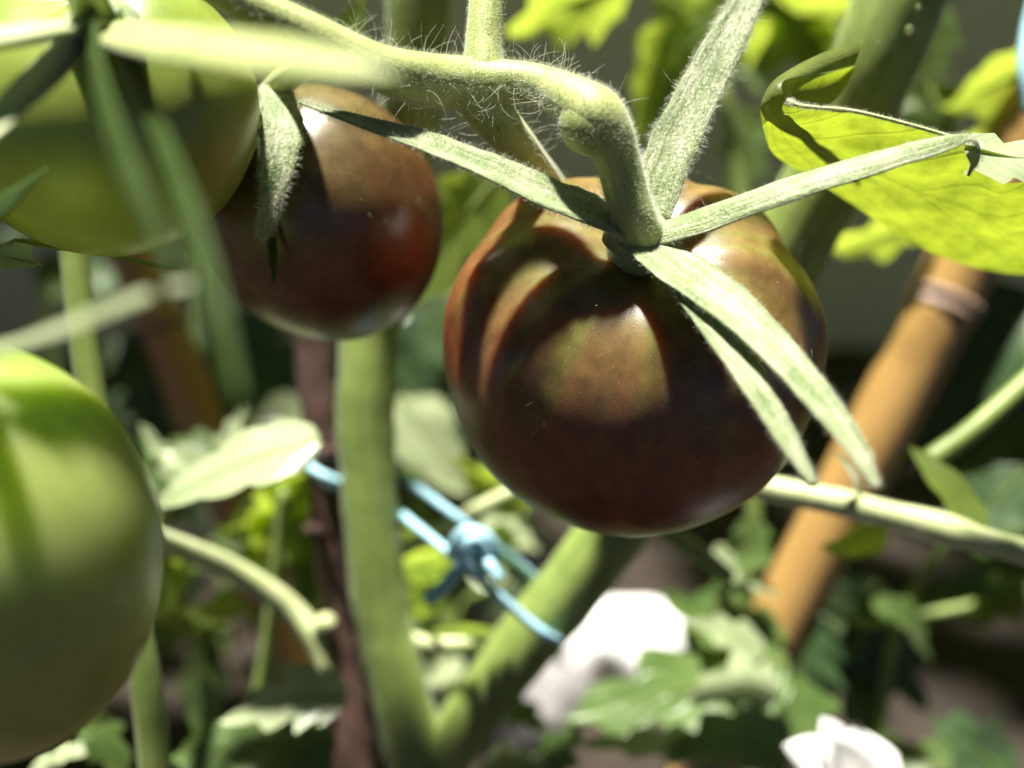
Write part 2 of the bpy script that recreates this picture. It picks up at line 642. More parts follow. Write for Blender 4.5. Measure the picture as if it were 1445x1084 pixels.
nt = NT('droplet')
nt.set(Base_Color=(1, 1, 1, 1), Roughness=.02)
nt.p.inputs['Transmission Weight'].default_value = 1
nt.p.inputs['IOR'].default_value = 1.33
M['droplet'] = nt.m

# ------------------------------------------------------------------ setting
GZ = 0.05


def ground():
    v, f = [], []
    nx, ny = 120, 90
    for j in range(ny + 1):
        for i in range(nx + 1):
            x = -1.5 + 3.0 * i / nx
            y = -0.6 + 1.62 * j / ny
            z = GZ + 0.018 * noise.noise(Vector((x * 6, y * 6, 0))) + 0.008 * noise.noise(Vector((x * 25, y * 25, 3)))
            v.append((x, y, z))
    for j in range(ny):
        for i in range(nx):
            a = j * (nx + 1) + i
            f.append((a, a + 1, a + nx + 2, a + nx + 1))
    o = mesh_obj('ground', v, f, M['soil'], origin=(0, 0.3, GZ))
    tag(o, kind='structure')


ground()


def back_wall():
    # a rendered garden wall, its face slightly uneven, with real thickness
    y0, t = 0.90, 0.15
    v, f = [], []
    nx, nz = 60, 24
    for j in range(nz + 1):
        for i in range(nx + 1):
            x = -1.4 + 2.8 * i / nx
            z = GZ - .05 + 0.85 * j / nz
            v.append((x, y0 + .006 * noise.noise(Vector((x * 7, z * 7, 1))), z))
    for j in range(nz):
        for i in range(nx):
            a = j * (nx + 1) + i
            f.append((a, a + 1, a + nx + 2, a + nx + 1))
    b = len(v)
    x0, x1, z0, z1 = -1.4, 1.4, GZ - .05, GZ + .80
    v += [(x0, y0 + t, z0), (x1, y0 + t, z0), (x1, y0 + t, z1), (x0, y0 + t, z1)]
    f.append((b + 1, b, b + 3, b + 2))
    row = lambda j: [j * (nx + 1) + i for i in range(nx + 1)]
    f.append(tuple(row(nz)) + (b + 2, b + 3))
    f.append(tuple(reversed(row(0))) + (b, b + 1))
    f.append(tuple(reversed([j * (nx + 1) for j in range(nz + 1)])) + (b, b + 3)[::1])
    f.append(tuple([j * (nx + 1) + nx for j in range(nz + 1)]) + (b + 2, b + 1))
    o = mesh_obj('garden_wall', v, f, M['wall'], origin=(0, y0, GZ))
    tag(o, 'dull grey-brown wall far behind the plants, out of focus', 'wall')


back_wall()


# ------------------------------------------------------------------ tomatoes
def fruit(parent, px, py, d, rpx, ratio, axis, mat, lobes=5, rib=0.02, dimple=0.12, seed=0, nt_=90, np_=128, spin=0.0):
    """axis in camera terms (right, up, toward camera): the stem end"""
    c = P(px, py, d)
    rad = S(rpx, d)
    ax = (RIGHT * axis[0] + UP * axis[1] - FWD * axis[2]).normalized()
    v, f = [], []
    for i in range(nt_ + 1):
        th = math.pi * i / nt_
        for j in range(np_):
            ph = 2 * math.pi * j / np_
            sh = math.exp(-((th - 0.75) / .62) ** 2)
            rr = 1 + rib * sh * (math.cos(lobes * ph + spin) + .22 * math.cos((lobes * 2 + 1) * ph + seed)) \
                + .012 * noise.noise(Vector((math.cos(ph) * math.sin(th), math.sin(ph) * math.sin(th), math.cos(th))) * 1.6 + Vector((seed, 0, 0)))
            z = math.cos(th) * ratio
            x = math.sin(th)
            x = x * (1 + .05 * math.cos(th))                       # fuller shoulders
            z -= dimple * math.exp(-(th / .33) ** 2)
            v.append(Vector((x * rr * math.cos(ph), x * rr * math.sin(ph), z * (1 + .5 * (rr - 1)))) * rad)
    for i in range(nt_):
        for j in range(np_):
            j2 = (j + 1) % np_
            f.append((i * np_ + j, (i + 1) * np_ + j, (i + 1) * np_ + j2, i * np_ + j2))
    me = bpy.data.meshes.new('fruit')
    me.from_pydata([tuple(q) for q in v], [], f)
    me.polygons.foreach_set('use_smooth', [True] * len(me.polygons))
    me.materials.append(M[mat])
    o = bpy.data.objects.new('fruit', me)
    col.objects.link(o)
    o.parent = parent
    o.location = c - absloc(parent)
    # local x = picture right as far as possible
    zx = ax
    xx = (RIGHT - zx * RIGHT.dot(zx)).normalized()
    yy = zx.cross(xx)
    o.rotation_euler = Matrix((xx, yy, zx)).transposed().to_euler()
    return o



def dust(parent, px, py, d, rpx, count, seed):
    rnd = random.Random(seed)
    v, f = [], []
    c = P(px, py, d)
    rad = S(rpx, d)
    for _ in range(count):
        q = Vector((rnd.gauss(0, 1), rnd.gauss(0, 1), rnd.gauss(0, 1))).normalized()
        n = (RIGHT * q.x + UP * q.y - FWD * abs(q.z)).normalized()
        tang = n.cross(Vector((rnd.gauss(0, 1), rnd.gauss(0, 1), rnd.gauss(0, 1)))).normalized()
        strand(v, f, c + n * (rad * 1.0), (tang + n * .25).normalized(), -n * .3, rnd.choice([.0003, .0004, .0008, .0018]), rnd.uniform(1.8e-5, 3.2e-5), 4)
    o = mesh_obj('stray_hairs', v, f, M['hair'], parent)
    o['kind'] = 'stuff'


def hub(parent, px, py, d, rpx, axis):
    ax = (RIGHT * axis[0] + UP * axis[1] - FWD * axis[2]).normalized()
    c = P(px, py, d)
    r = S(rpx, d)
    a = ax.orthogonal().normalized()
    b = ax.cross(a)
    v, f = [], []
    prof = [(0.05, .5), (.45, .48), (.8, .3), (1, .0), (.8, -.3), (.4, -.42), (.05, -.45)]
    k = 36
    for (x, z) in prof:
        for j in range(k):
            t = j / k * 6.2832
            q = x * (1 + .06 * math.cos(5 * t))
            v.append(c + (a * math.cos(t) + b * math.sin(t)) * (q * r) + ax * (z * r))
    for i in range(len(prof) - 1):
        for j in range(k):
            f.append((i * k + j, i * k + (j + 1) % k, (i + 1) * k + (j + 1) % k, (i + 1) * k + j))
    return mesh_obj('calyx', v, f, M['sepal'], parent)


def skyish(a, b, c=0.0):
    vec = UP * a - FWD * b + RIGHT * c
    return lambda p: vec


FZ = dict(count=900, length=.0008, rad=1.6e-5)

# --- the dark ribbed tomato in focus
t1 = thing('tomato', P(892, 757, .215), 'large dark brown-red tomato with ribbed shoulders and long spreading hairy sepals', 'tomato')
AX1 = (.03, .63, .77)
fruit(t1, 889, 500, .215, 264, .93, AX1, 'tomato_dark', lobes=8, rib=.03, seed=3, spin=.6, dimple=.16)
dust(t1, 892, 500, .215, 266, 120, 3)
hub(t1, 905, 334, .1885, 54, AX1)
sweep('sepal', [(905, 335, .187, 34, 8), (840, 305, .1845, 42, 7), (770, 278, .1825, 42, 6), (690, 240, .1805, 34, 5), (600, 204, .1795, 27, 4.5), (510, 174, .1795, 16, 3.5), (422, 144, .181, 3, 2.2)],
      M['sepal'], t1, hint=skyish(.75, .65), fold=.36, n=60, k=18, noise_w=.12, fuzz=dict(count=4200, length=.001, rad=1.8e-5, fold=.36, curl=.6), seed=1)
sweep('sepal', [(918, 305, .188, 30, 6.82), (938, 235, .190, 34, 5.58), (982, 140, .193, 31, 4.96), (1028, 52, .196, 27, 4.34), (1068, -30, .20, 20, 3.1)],
      M['sepal'], t1, hint=skyish(.35, .9), fold=.22, n=50, k=18, noise_w=.1, seed=2,
      fuzz=dict(count=5200, length=.0014, rad=2.0e-5, fold=.22, curl=.9), hairs=dict(count=46, length=.0045, rad=2.6e-5, curl=.9, lo=.25, segs=5))
sweep('sepal', [(925, 328, .186, 30, 5.58), (1000, 304, .182, 30, 3.72), (1110, 265, .1785, 27, 3.1), (1220, 231, .177, 25, 3.1), (1320, 203, .178, 19, 2.48), (1368, 194, .18, 9, 2.48), (1380, 214, .183, 6, 2.2), (1366, 248, .185, 2, 1.5)],
      M['sepal'], t1, hint=skyish(.7, .7), fold=-.3, n=60, k=16, noise_w=.1, seed=3, fuzz=dict(count=2200, length=.0008, rad=1.5e-5, fold=-.3))
sweep('sepal', [(898, 338, .186, 32, 6.82), (950, 376, .180, 44, 6.2), (1020, 425, .174, 42, 5.58), (1090, 490, .167, 33, 4.96), (1152, 560, .161, 27, 4.34), (1204, 628, .157, 20, 3.1), (1238, 690, .154, 6, 2.2)],
      M['sepal'], t1, hint=skyish(.8, .6), fold=.22, n=60, k=18, noise_w=.08, seed=4, fuzz=dict(count=2600, length=.0008, rad=1.5e-5, fold=.22))
sweep('sepal', [(948, 392, .1795, 22, 4.96), (1000, 446, .1735, 30, 4.96), (1056, 530, .166, 25, 4.34), (1104, 610, .161, 19, 3.72), (1148, 684, .157, 7, 2.2)],
      M['sepal'], t1, hint=skyish(.8, .6), fold=.22, n=50, k=16, noise_w=.08, seed=5, fuzz=dict(count=1500, length=.0008, rad=1.5e-5, fold=.22))
sweep('knuckle', [(808, 146, .1825, 8), (816, 158, .1805, 30), (827, 174, .1792, 40), (840, 192, .1795, 36), (856, 214, .1815, 14)], M['stalk'], t1, n=18, k=18, fuzz=dict(count=1500, length=.0009, rad=1.9e-5))
sweep('pedicel', [(745, 118, .187, 20), (780, 127, .184, 29), (812, 144, .1805, 36), (838, 164, .179, 43), (856, 188, .1795, 38), (870, 222, .181, 32), (882, 264, .1825, 31), (892, 300, .1835, 32), (900, 325, .1855, 36), (906, 342, .190, 52)],
      M['stalk'], t1, n=64, k=26, lump=.03, fuzz=dict(count=9000, length=.0009, rad=1.9e-5), hairs=dict(count=60, hi=.4, length=.004, rad=2.8e-5, curl=1.1, segs=6))

# --- the smaller dark tomato
t2 = thing('tomato', P(455, 483, .228), 'smaller smooth dark brown tomato with a shrivelled sepal hanging down its face', 'tomato')
AX2 = (-.42, .62, .62)
fruit(t2, 455, 307, .228, 168, 1.13, AX2, 'tomato_dark_small', lobes=5, rib=.006, seed=9, dimple=.1)
dust(t2, 455, 307, .228, 171, 110, 4)
hub(t2, 378, 150, .2085, 38, AX2)
sweep('sepal', [(388, 124, .204, 22, 6), (398, 170, .197, 30, 6), (392, 232, .194, 25, 5), (380, 292, .194, 13, 4), (369, 338, .195, 4, 2)],
      M['sepal'], t2, hint=skyish(.35, .9, .25), fold=.3, n=50, k=18, noise_w=.25, lump=.08, lump_f=3, seed=6,
      fuzz=dict(count=2600, length=.0013, rad=1.7e-5, curl=.9, fold=.3))
sweep('sepal', [(388, 275, .195, 11, 4), (388, 305, .195, 9, 4), (381, 334, .196, 3, 2)], M['sepal'], t2, n=20, k=10, hint=skyish(.2, 1), fuzz=dict(count=300, length=.0008, rad=1.5e-5))
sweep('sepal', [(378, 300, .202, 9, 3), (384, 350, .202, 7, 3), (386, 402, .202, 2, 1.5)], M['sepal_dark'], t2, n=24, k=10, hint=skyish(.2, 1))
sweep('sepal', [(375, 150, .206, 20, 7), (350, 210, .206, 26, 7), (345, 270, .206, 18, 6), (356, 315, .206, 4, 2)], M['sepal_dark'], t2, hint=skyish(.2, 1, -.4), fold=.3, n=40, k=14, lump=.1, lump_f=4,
      fuzz=dict(count=1200, length=.0011, rad=1.5e-5, curl=.8, fold=.3))
sweep('pedicel', [(490, 80, .180, 22), (440, 88, .190, 20), (398, 116, .204, 20), (378, 150, .209, 24)], M['stalk'], t2, n=30, k=16)

# --- the upper green tomato with its calyx close to the lens
t3 = thing('tomato', P(150, 358, .19), 'plump green tomato touching the smaller dark tomato, under a calyx of blurred sepals', 'tomato')
AX3 = (0, .66, .75)
fruit(t3, 150, 160, .19, 212, .94, AX3, 'tomato_green', lobes=5, rib=.01, seed=5)
hub(t3, 140, 40, .168, 60, AX3)
sep3 = [
    ([(150, 45, .155, 36), (240, 62, .122, 50), (350, 76, .104, 46), (460, 90, .097, 32), (562, 100, .094, 6)], 'stalk', (.6, .8)),
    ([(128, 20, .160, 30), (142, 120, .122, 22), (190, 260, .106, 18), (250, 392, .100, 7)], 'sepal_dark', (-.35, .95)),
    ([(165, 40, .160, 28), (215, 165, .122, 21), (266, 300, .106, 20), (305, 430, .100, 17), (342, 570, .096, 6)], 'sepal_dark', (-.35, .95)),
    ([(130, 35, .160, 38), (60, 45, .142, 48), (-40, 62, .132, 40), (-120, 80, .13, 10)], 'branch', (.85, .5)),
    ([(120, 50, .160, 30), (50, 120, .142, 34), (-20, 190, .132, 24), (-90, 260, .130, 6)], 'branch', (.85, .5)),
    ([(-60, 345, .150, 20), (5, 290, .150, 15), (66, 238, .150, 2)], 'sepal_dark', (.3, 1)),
]
for i, (c, m, h) in enumerate(sep3):
    sweep('sepal', [(*r, r[3] * .28) for r in c], M[m], t3, hint=skyish(*h), fold=.15, n=40, k=14, noise_w=.1, seed=20 + i)
sweep('pedicel', [(140, 40, .166, 32), (122, -5, .152, 28), (100, -80, .14, 28)], M['stem'], t3, n=24, k=16)

# --- the big green tomato
t4 = thing('tomato', P(-45, 1080, .155), 'big pale green tomato with glossy yellow-green skin, largest of the unripe ones', 'tomato')
AX4 = (-.1, .88, .42)
fruit(t4, -42, 784, .155, 262, 1.2, AX4, 'tomato_green_big', lobes=4, rib=.012, seed=11)
hub(t4, -70, 486, .146, 48, AX4)
sweep('sepal', [(-70, 500, .143, 26, 8), (0, 494, .122, 26, 7), (80, 468, .112, 23, 6), (165, 434, .108, 19, 5), (240, 408, .106, 13, 4), (300, 398, .105, 3, 2)], M['sepal'], t4, hint=skyish(.7, .7), fold=.15, n=40, k=14, seed=31)
sweep('sepal', [(-80, 500, .143, 24, 8), (-130, 540, .130, 22, 7), (-180, 600, .128, 10, 5)], M['sepal'], t4, hint=skyish(.7, .7), fold=.15, n=30, k=14, seed=32)
sweep('pedicel', [(-70, 486, .146, 26), (-85, 440, .148, 24), (-110, 380, .152, 24)], M['stem'], t4, n=24, k=16)

# ------------------------------------------------------------------ the tomato plant that carries them
plant = thing('tomato_plant', P(605, 1180, .29), 'tall green tomato plant whose forked stem carries the hairy fruit stalk', 'tomato plant')
sweep('stem', [(690, GY(.29), .290, 62), (660, 1400, .290, 60), (640, 1190, .290, 62), (600, 1090, .290, 52), (566, 985, .288, 40), (536, 850, .287, 38), (522, 700, .286, 39), (516, 560, .285, 40), (530, 420, .284, 42), (562, 250, .274, 43), (585, 100, .262, 44), (594, -60, .255, 45)],
      M['stem'], plant, n=110, k=32, lump=.055, lump_f=.7, noise_w=.05, fuzz=dict(count=7000, length=.0011, rad=2.2e-5))
sweep('stem', [(605, 1110, .290, 42), (650, 1030, .288, 38), (735, 915, .284, 44), (835, 790, .280, 48), (950, 625, .277, 50), (1065, 440, .270, 54), (1165, 250, .260, 58), (1245, 60, .248, 62), (1300, -70, .245, 64)],
      M['stem'], plant, n=110, k=32, lump=.055, lump_f=.7, noise_w=.05, fuzz=dict(count=7000, length=.0011, rad=2.2e-5))
LONG = dict(length=.0060, rad=2.9e-5, curl=1.1, segs=6)
sweep('fruit_stalk', [(250, -50, .168, 24), (330, -5, .170, 26), (430, 46, .173, 31), (530, 94, .178, 33), (600, 112, .184, 37), (660, 118, .188, 37), (735, 116, .187, 29), (775, 125, .1845, 27), (800, 138, .1825, 22)],
      M['stalk'], plant, n=80, k=26, lump=.04, fuzz=dict(count=9000, length=.0009, rad=1.7e-5),
      hairs=dict(count=260, lo=.3, **LONG))
sweep('fruit_stalk', [(648, 112, .188, 26), (680, 145, .190, 33), (715, 188, .195, 30), (750, 235, .207, 28), (785, 283, .230, 28), (830, 335, .254, 30), (900, 420, .268, 34)],
      M['stalk'], plant, n=50, k=22, lump=.04, fuzz=dict(count=2600, length=.0006, rad=1.4e-5), hairs=dict(count=110, lo=.05, hi=.5, **LONG))
sweep('fruit_stalk', [(684, 112, .188, 29), (683, 70, .189, 27), (686, 20, .190, 25), (692, -50, .192, 25)],
      M['stalk'], plant, n=30, k=20, fuzz=dict(count=2600, length=.0006, rad=1.5e-5))
# side branch to the right
br = [(1000, 665, .262, 17), (1080, 688, .258, 18), (1180, 708, .254, 19), (1260, 728, .252, 19), (1330, 746, .250, 23), (1390, 764, .249, 18), (1500, 795, .247, 18)]
sweep('branch', br, M['branch'], plant, n=60, k=18, lump=.06, lump_f=1.2, fuzz=dict(count=1200, length=.0012, rad=2e-5))
leaf('leaf', plant, M['leaf_pale'], [(1212, 708, .251), (1205, 672, .249), (1178, 636, .247)], 13, normal=skyish(.3, .7, .7), lobe_d=.1, petiole=False, seed=40)
leaf('leaf', plant, M['leaf_lime'], [(1390, 760, .252), (1340, 690, .256), (1283, 630, .262)], 34, normal=skyish(.3, .9, .3), lobe_d=.1, seed=41)
leaf('leaf', plant, M['leaf_lime'], [(1250, 740, .275), (1205, 764, .277), (1160, 772, .278)], 38, normal=skyish(-.6, .8), lobe_d=.2, seed=42)
sweep('branch', [(1310, 650, .262, 15), (1380, 600, .264, 15), (1470, 520, .268, 14)], M['stem'], plant, n=24, k=12)
# left petiole
sweep('branch', [(160, 742, .238, 16), (225, 762, .268, 17), (320, 800, .288, 17), (400, 850, .296, 17), (446, 905, .296, 17), (462, 960, .296, 16), (466, 1010, .296, 12)],
      M['branch'], plant, n=44, k=16, lump=.05)
sweep('branch', [(446, 905, .296, 12), (456, 885, .294, 16), (462, 874, .292, 12)], M['branch'], plant, n=14, k=12)
sweep('branch', [(540, 792, .302, 11), (620, 748, .302, 11), (700, 705, .302, 10), (760, 680, .303, 9)], M['branch'], plant, n=24, k=12)
sweep('branch', [(930, 745, .285, 13), (985, 780, .286, 13), (1030, 815, .288, 11)], M['stem'], plant, n=20, k=12)
sweep('branch', [(570, 900, .29, 11), (620, 910, .29, 12), (700, 905, .292, 10)], M['branch'], plant, n=20, k=12)
# thin pale stem at the side of the big green tomato
sweep('stem', [(98, 300, .235, 18), (112, 420, .235, 20), (132, 580, .235, 20), (168, 780, .236, 21), (205, 960, .238, 22), (222, 1120, .24, 22), (260, 1500, .24, 24), (290, GY(.24), .24, 26)],
      M['stem'], plant, n=50, k=18, lump=.03)


def patch(curve_a, curve_b, nu, nv, bulge=0.0, wav=0.0):
    a = [Vector(p) for p in catmull([tuple(P(*c)) for c in curve_a], nu)]
    b = [Vector(p) for p in catmull([tuple(P(*c)) for c in curve_b], nu)]
    v, f, uv = [], [], []
    for i in range(nu):
        for j in range(nv):
            t = j / (nv - 1)
            p = a[i].lerp(b[i], t)
            n = to_cam(p)
            q = p + n * (bulge * math.sin(math.pi * t) + wav * (noise.noise(p * 70) + .3 * noise.noise(p * 220)))
            v.append(q)
            uv.append((i / (nu - 1), t))
    for i in range(nu - 1):
        for j in range(nv - 1):
            k = i * nv + j
            f.append((k, k + 1, k + nv + 1, k + nv))
    return v, f, uv


def big_leaf():
    vs, fs, us = [], [], []
    def add(r):
        b = len(vs)
        vs.extend(r[0]); fs.extend([tuple(i + b for i in q) for q in r[1]]); us.extend(r[2])
    low = [(1076, 178, .192), (1092, 218, .202), (1140, 248, .210), (1205, 290, .219), (1290, 345, .227), (1370, 376, .231), (1450, 388, .233), (1530, 385, .233)]
    upp = [(1112, 141, .186), (1124, 148, .185), (1152, 152, .185), (1205, 157, .186), (1290, 178, .187), (1372, 202, .188), (1415, 258, .195), (1530, 235, .194)]
    add(patch(low, upp, 70, 24, .002, .0035))
    # the far end rolls up and over: outer strip seen from below, then the inside of the roll
    out = [(1076, 178, .192), (1073, 150, .190), (1087, 119, .190), (1114, 98, .192), (1160, 75, .196), (1220, 54, .201)]
    inn = [(1112, 141, .186), (1103, 126, .186), (1107, 114, .187), (1130, 108, .190), (1166, 102, .195), (1206, 92, .200)]
    add(patch(out, inn, 40, 10, .0012, .001))
    inn2 = [(x + 1, y + 1, d + .0015) for (x, y, d) in inn]
    ins = [(1112, 141, .1875), (1122, 149, .1885), (1146, 153, .193), (1172, 146, .199), (1192, 124, .203), (1208, 93, .2025)]
    add(patch(inn2, ins, 36, 10, -.003))
    o = mesh_obj('leaf', vs, fs, M['leaf_big'], plant, uvs=us)
    o['label'] = 'backlit yellow-green leaf with its far end rolled over'
    sweep('margin', [(x, y, d - .0004, 2.8) for (x, y, d) in upp[:6]], M['branch'], o, n=50, k=8, fuzz=dict(count=1600, length=.0006, rad=1.5e-5))


big_leaf()
# the silvery folded leaf beside it, catching the sun on its upper side
leaf('leaf', plant, M['leaf_pale'], [(1360, 206, .182), (1440, 224, .183), (1540, 224, .185)], 62, normal=skyish(.55, .83), fold=-.12, seed=50, lobe_d=.3)
leaf('leaf', plant, M['leaf_pale'], [(1395, 238, .182), (1450, 236, .183), (1530, 235, .184)], 26, normal=skyish(.9, .45), fold=-.2, seed=51)
# small curled leaf and thin leaf under the upper green tomato
leaf('leaf', plant, M['leaf_pale'], [(-50, 350, .186), (5, 362, .186), (52, 372, .186)], 40, normal=skyish(.7, .7), fold=.3, wave=.3, seed=52)
leaf('leaf', plant, M['leaf_green'], [(20, 340, .196), (130, 358, .197), (250, 380, .198)], 22, normal=skyish(.9, .3), fold=.1, lobe_d=.1, seed=53)
# leaf between the two dark tomatoes and others right behind the fruit
leaf('leaf', plant, M['leaf_lime'], [(700, 250, .30), (645, 320, .295), (570, 440, .29)], 75, normal=skyish(-.5, .9), seed=54)
leaf('leaf', plant, M['leaf_lime'], [(740, 720, .325), (700, 690, .325), (645, 650, .325)], 45, normal=skyish(-.5, .9), seed=55)
leaf('leaf', plant, M['leaf_lime'], [(470, 70, .27), (492, 40, .27), (512, 0, .27)], 26, normal=skyish(-.4, .9), seed=56, lobe_d=.15)

# droplets on the thick stem
for (px, py, r) in ((1283, 42, 6), (1240, 62, 4), (1296, 10, 4)):
    c = P(px, py, .2185 if px < 1260 else .2165)
    v, f, _ = [], [], 0
    for i in range(9):
        for j in range(12):
            th, ph = math.pi * i / 8, 6.2832 * j / 12
            v.append(c + Vector((math.sin(th) * math.cos(ph), math.sin(th) * math.sin(ph), 1.15 * math.cos(th))) * S(r, .23))
    for i in range(8):
        for j in range(12):
            f.append((i * 12 + j, i * 12 + (j + 1) % 12, i * 12 + 12 + (j + 1) % 12, i * 12 + 12 + j))
    mesh_obj('droplet', v, f, M['droplet'], plant)

# ------------------------------------------------------------------ canes, stake, twine
def cane(label, ctrl, mat, node_at, group=None):
    root = thing('bamboo_cane', P(*ctrl[-1][:3]), label, 'bamboo cane', group)
    sweep('shaft', ctrl, M[mat], root, n=70, k=30, lump=.015)
    rows = catmull([tuple(c) for c in ctrl], 200)
    for s in node_at:
        i = int(s * 199)
        a, b = rows[max(0, i - 2)], rows[min(199, i + 2)]
        mid = rows[i]
        seq = [(*[a[q] for q in range(3)], mid[3] * 1.005), (*[a[q] * .6 + mid[q] * .4 for q in range(3)], mid[3] * 1.13), (*mid[:3], mid[3] * 1.03), (*[b[q] * .6 + mid[q] * .4 for q in range(3)], mid[3] * 1.10), (*b[:3], mid[3] * 1.005)]
        sweep('node_ring', seq, M['cane_node'], root, n=16, k=30, lump=.05, lump_f=3)
    return root


cane('thick golden bamboo cane with a purplish node, standing behind the largest dark tomato',
     [(1530, -20, .336, 50), (1440, 190, .336, 50), (1338, 415, .336, 49), (1235, 620, .336, 47), (1130, 820, .336, 45), (1000, 1075, .336, 44), (900, 1280, .336, 44), (800, GY(.336), .336, 44)], 'cane', [.30, .72])
cane('thin orange-brown bamboo cane leaning in the shade behind the green tomatoes',
     [(110, 180, .42, 34), (200, 390, .42, 34), (250, 510, .42, 34), (300, 640, .42, 34), (400, 900, .42, 34), (520, 1200, .42, 34)], 'cane_dark', [.32])
stake = thing('wooden_stake', P(500, 1200, 0.298), 'rough dark brown wooden stake tied next to the green stem', 'stake')
sweep('shaft', [(425, 250, 0.302, 26), (440, 480, 0.301, 26), (455, 620, 0.3, 25), (468, 760, 0.3, 27), (482, 900, 0.3, 25), (498, 1060, 0.299, 29), (508, 1220, 0.298, 29), (530, GY(.298), .298, 29)],
      M['bark'], stake, n=80, k=20, lump=.12, lump_f=1.6)
for (px, py, dx) in ((446, 752, -12), (458, 642, 14)):
    sweep('knot', [(px + 10, py + 2, 0.298, 14), (px, py, 0.292, 13), (px + dx, py - 6, 0.288, 7)], M['bark'], stake, n=14, k=12, lump=.15, lump_f=3)

tie = thing('twine_tie', P(665, 790, 0.27), 'pale blue twine looped round stake and stems and knotted in between', 'twine')
sweep('strand', [(470, 688, 0.292, 5.8), (440, 660, 0.298, 5.8), (428, 640, 0.31, 5.8), (455, 632, 0.322, 5.8), (500, 640, 0.315, 5.8), (550, 660, 0.298, 5.8), (640, 726, 0.282, 6.5), (705, 775, 0.286, 6.5), (760, 822, 0.293, 6.5), (792, 872, 0.298, 5.8)],
      M['twine'], tie, n=80, k=10)
sweep('strand', [(425, 640, 0.3, 5.8), (444, 664, 0.2885, 6.2), (482, 682, 0.2885, 6.2), (520, 700, 0.298, 5.8), (552, 716, 0.292, 6.2), (605, 757, 0.278, 6.5), (665, 806, 0.268, 6.5), (735, 868, 0.270, 7.2), (772, 896, 0.271, 7.2), (790, 905, 0.277, 6.5), (798, 898, 0.286, 5.8), (792, 872, 0.298, 5.8)],
      M['twine'], tie, n=100, k=10)
sweep('knot', [(648, 800, .272, 7.0), (640, 775, .268, 9.7), (656, 752, .266, 10.6), (684, 758, .266, 10.6), (698, 782, .268, 9.7), (686, 806, .269, 9.7), (660, 800, .264, 9.7), (652, 776, .263, 9.7), (672, 762, .264, 8.8), (690, 786, .266, 7.0)], M['twine'], tie, n=70, k=12, lump=.08, lump_f=3)
sweep('loose_end', [(668, 780, .270, 7.0), (648, 800, .266, 8.8), (628, 826, .264, 9.7), (602, 846, .262, 10.6)], M['twine'], tie, n=20, k=12, lump=.12, lump_f=4)
sweep('loose_end', [(668, 772, .270, 7.0), (690, 796, .265, 8.8), (704, 818, .264, 8.8)], M['twine'], tie, n=16, k=12, lump=.12, lump_f=4)

tie2 = thing('twine_tie', P(1440, 150, .27), 'pale blue twine end hanging against the golden bamboo cane', 'twine')
sweep('strand', [(1470, -30, .272, 10), (1452, 40, .27, 11), (1446, 100, .268, 10), (1452, 160, .268, 8)], M['twine'], tie2, n=24, k=10)

# ------------------------------------------------------------------ background plants
def bgplant(name, base, label, stems, leaves, cat='plant'):
    root = thing(name, P(*base), label, cat)
    for s in stems:
        if s[0][1] > s[-1][1] and GY(s[0][2]) > s[0][1] + 30 and s[0][1] > 450:
            s = [(s[0][0] + 12, GY(s[0][2]), s[0][2], s[0][3])] + s
        sweep('stem', s, M['stem'], root, n=24, k=10)
    for i, (m, c, w, nrm, kw) in enumerate(leaves):
        leaf('leaf', root, M[m], c, w * (1.35 if nrm == UND else 1), normal=skyish(*nrm), seed=hash((base[0], i)) & 1023, **kw)
    return root


CALM = dict(wave=.06, fold=.06)
UND = (-.85, .6)      # we look at the underside, light comes through
TOPS = (.95, .35)      # we look along the sunlit upper side
FRT = (.55, .85)
bgplant('tomato_plant', (1000, 420, .36), 'blurred yellow-green backlit foliage in front of the grey-brown wall', [
    [(1060, 480, .36, 10), (1040, 250, .36, 9), (1010, 60, .36, 9), (990, -40, .36, 8)],
    [(1440, 330, .34, 9), (1350, 200, .34, 8), (1300, 110, .34, 7), (1270, 40, .34, 6)],
], [
    ('leaf_green', [(1010, -10, .36), (965, 60, .36), (905, 185, .36)], 80, UND, dict(lobe_d=.45)),
    ('leaf_lime', [(1060, -30, .35), (1120, 20, .35), (1175, 90, .35)], 85, UND, {}),
    ('leaf_green', [(1020, -20, .38), (1050, 40, .38), (1075, 120, .38)], 60, UND, {}),
    ('leaf_green', [(1040, 150, .40), (1050, 210, .40), (1040, 290, .40)], 50, FRT, {}),
    ('leaf_green', [(1300, 110, .34), (1310, 150, .34), (1320, 200, .34)], 45, UND, {}),
    ('leaf_lime', [(960, 10, .34), (930, 70, .34), (900, 170, .345)], 50, (-.75, .66), {}),
    ('leaf_lime', [(1010, 0, .35), (1000, 70, .35), (960, 150, .35)], 46, (-.75, .66), {}),
    ('leaf_lime', [(895, -30, .33), (815, 0, .33), (725, 40, .33)], 80, (-.75, .66), {}),
    ('leaf_lime', [(1100, -30, .35), (1130, 30, .35), (1165, 100, .35)], 60, (-.75, .66), {}),
    ('leaf_lime', [(1460, 90, .33), (1400, 120, .33), (1335, 150, .33)], 60, (-.75, .66), dict(lobe_d=.2)),
    ('leaf_lime', [(1460, 170, .34), (1400, 190, .34), (1330, 230, .34)], 60, (-.75, .66), dict(lobe_d=.2)),
    ('leaf_green', [(1330, 0, .33), (1315, 60, .33), (1300, 120, .33)], 50, (-.75, .66), {}),
    ('leaf_lime', [(1320, 300, .33), (1240, 335, .33), (1150, 350, .335)], 46, (-.75, .66), {}),
])
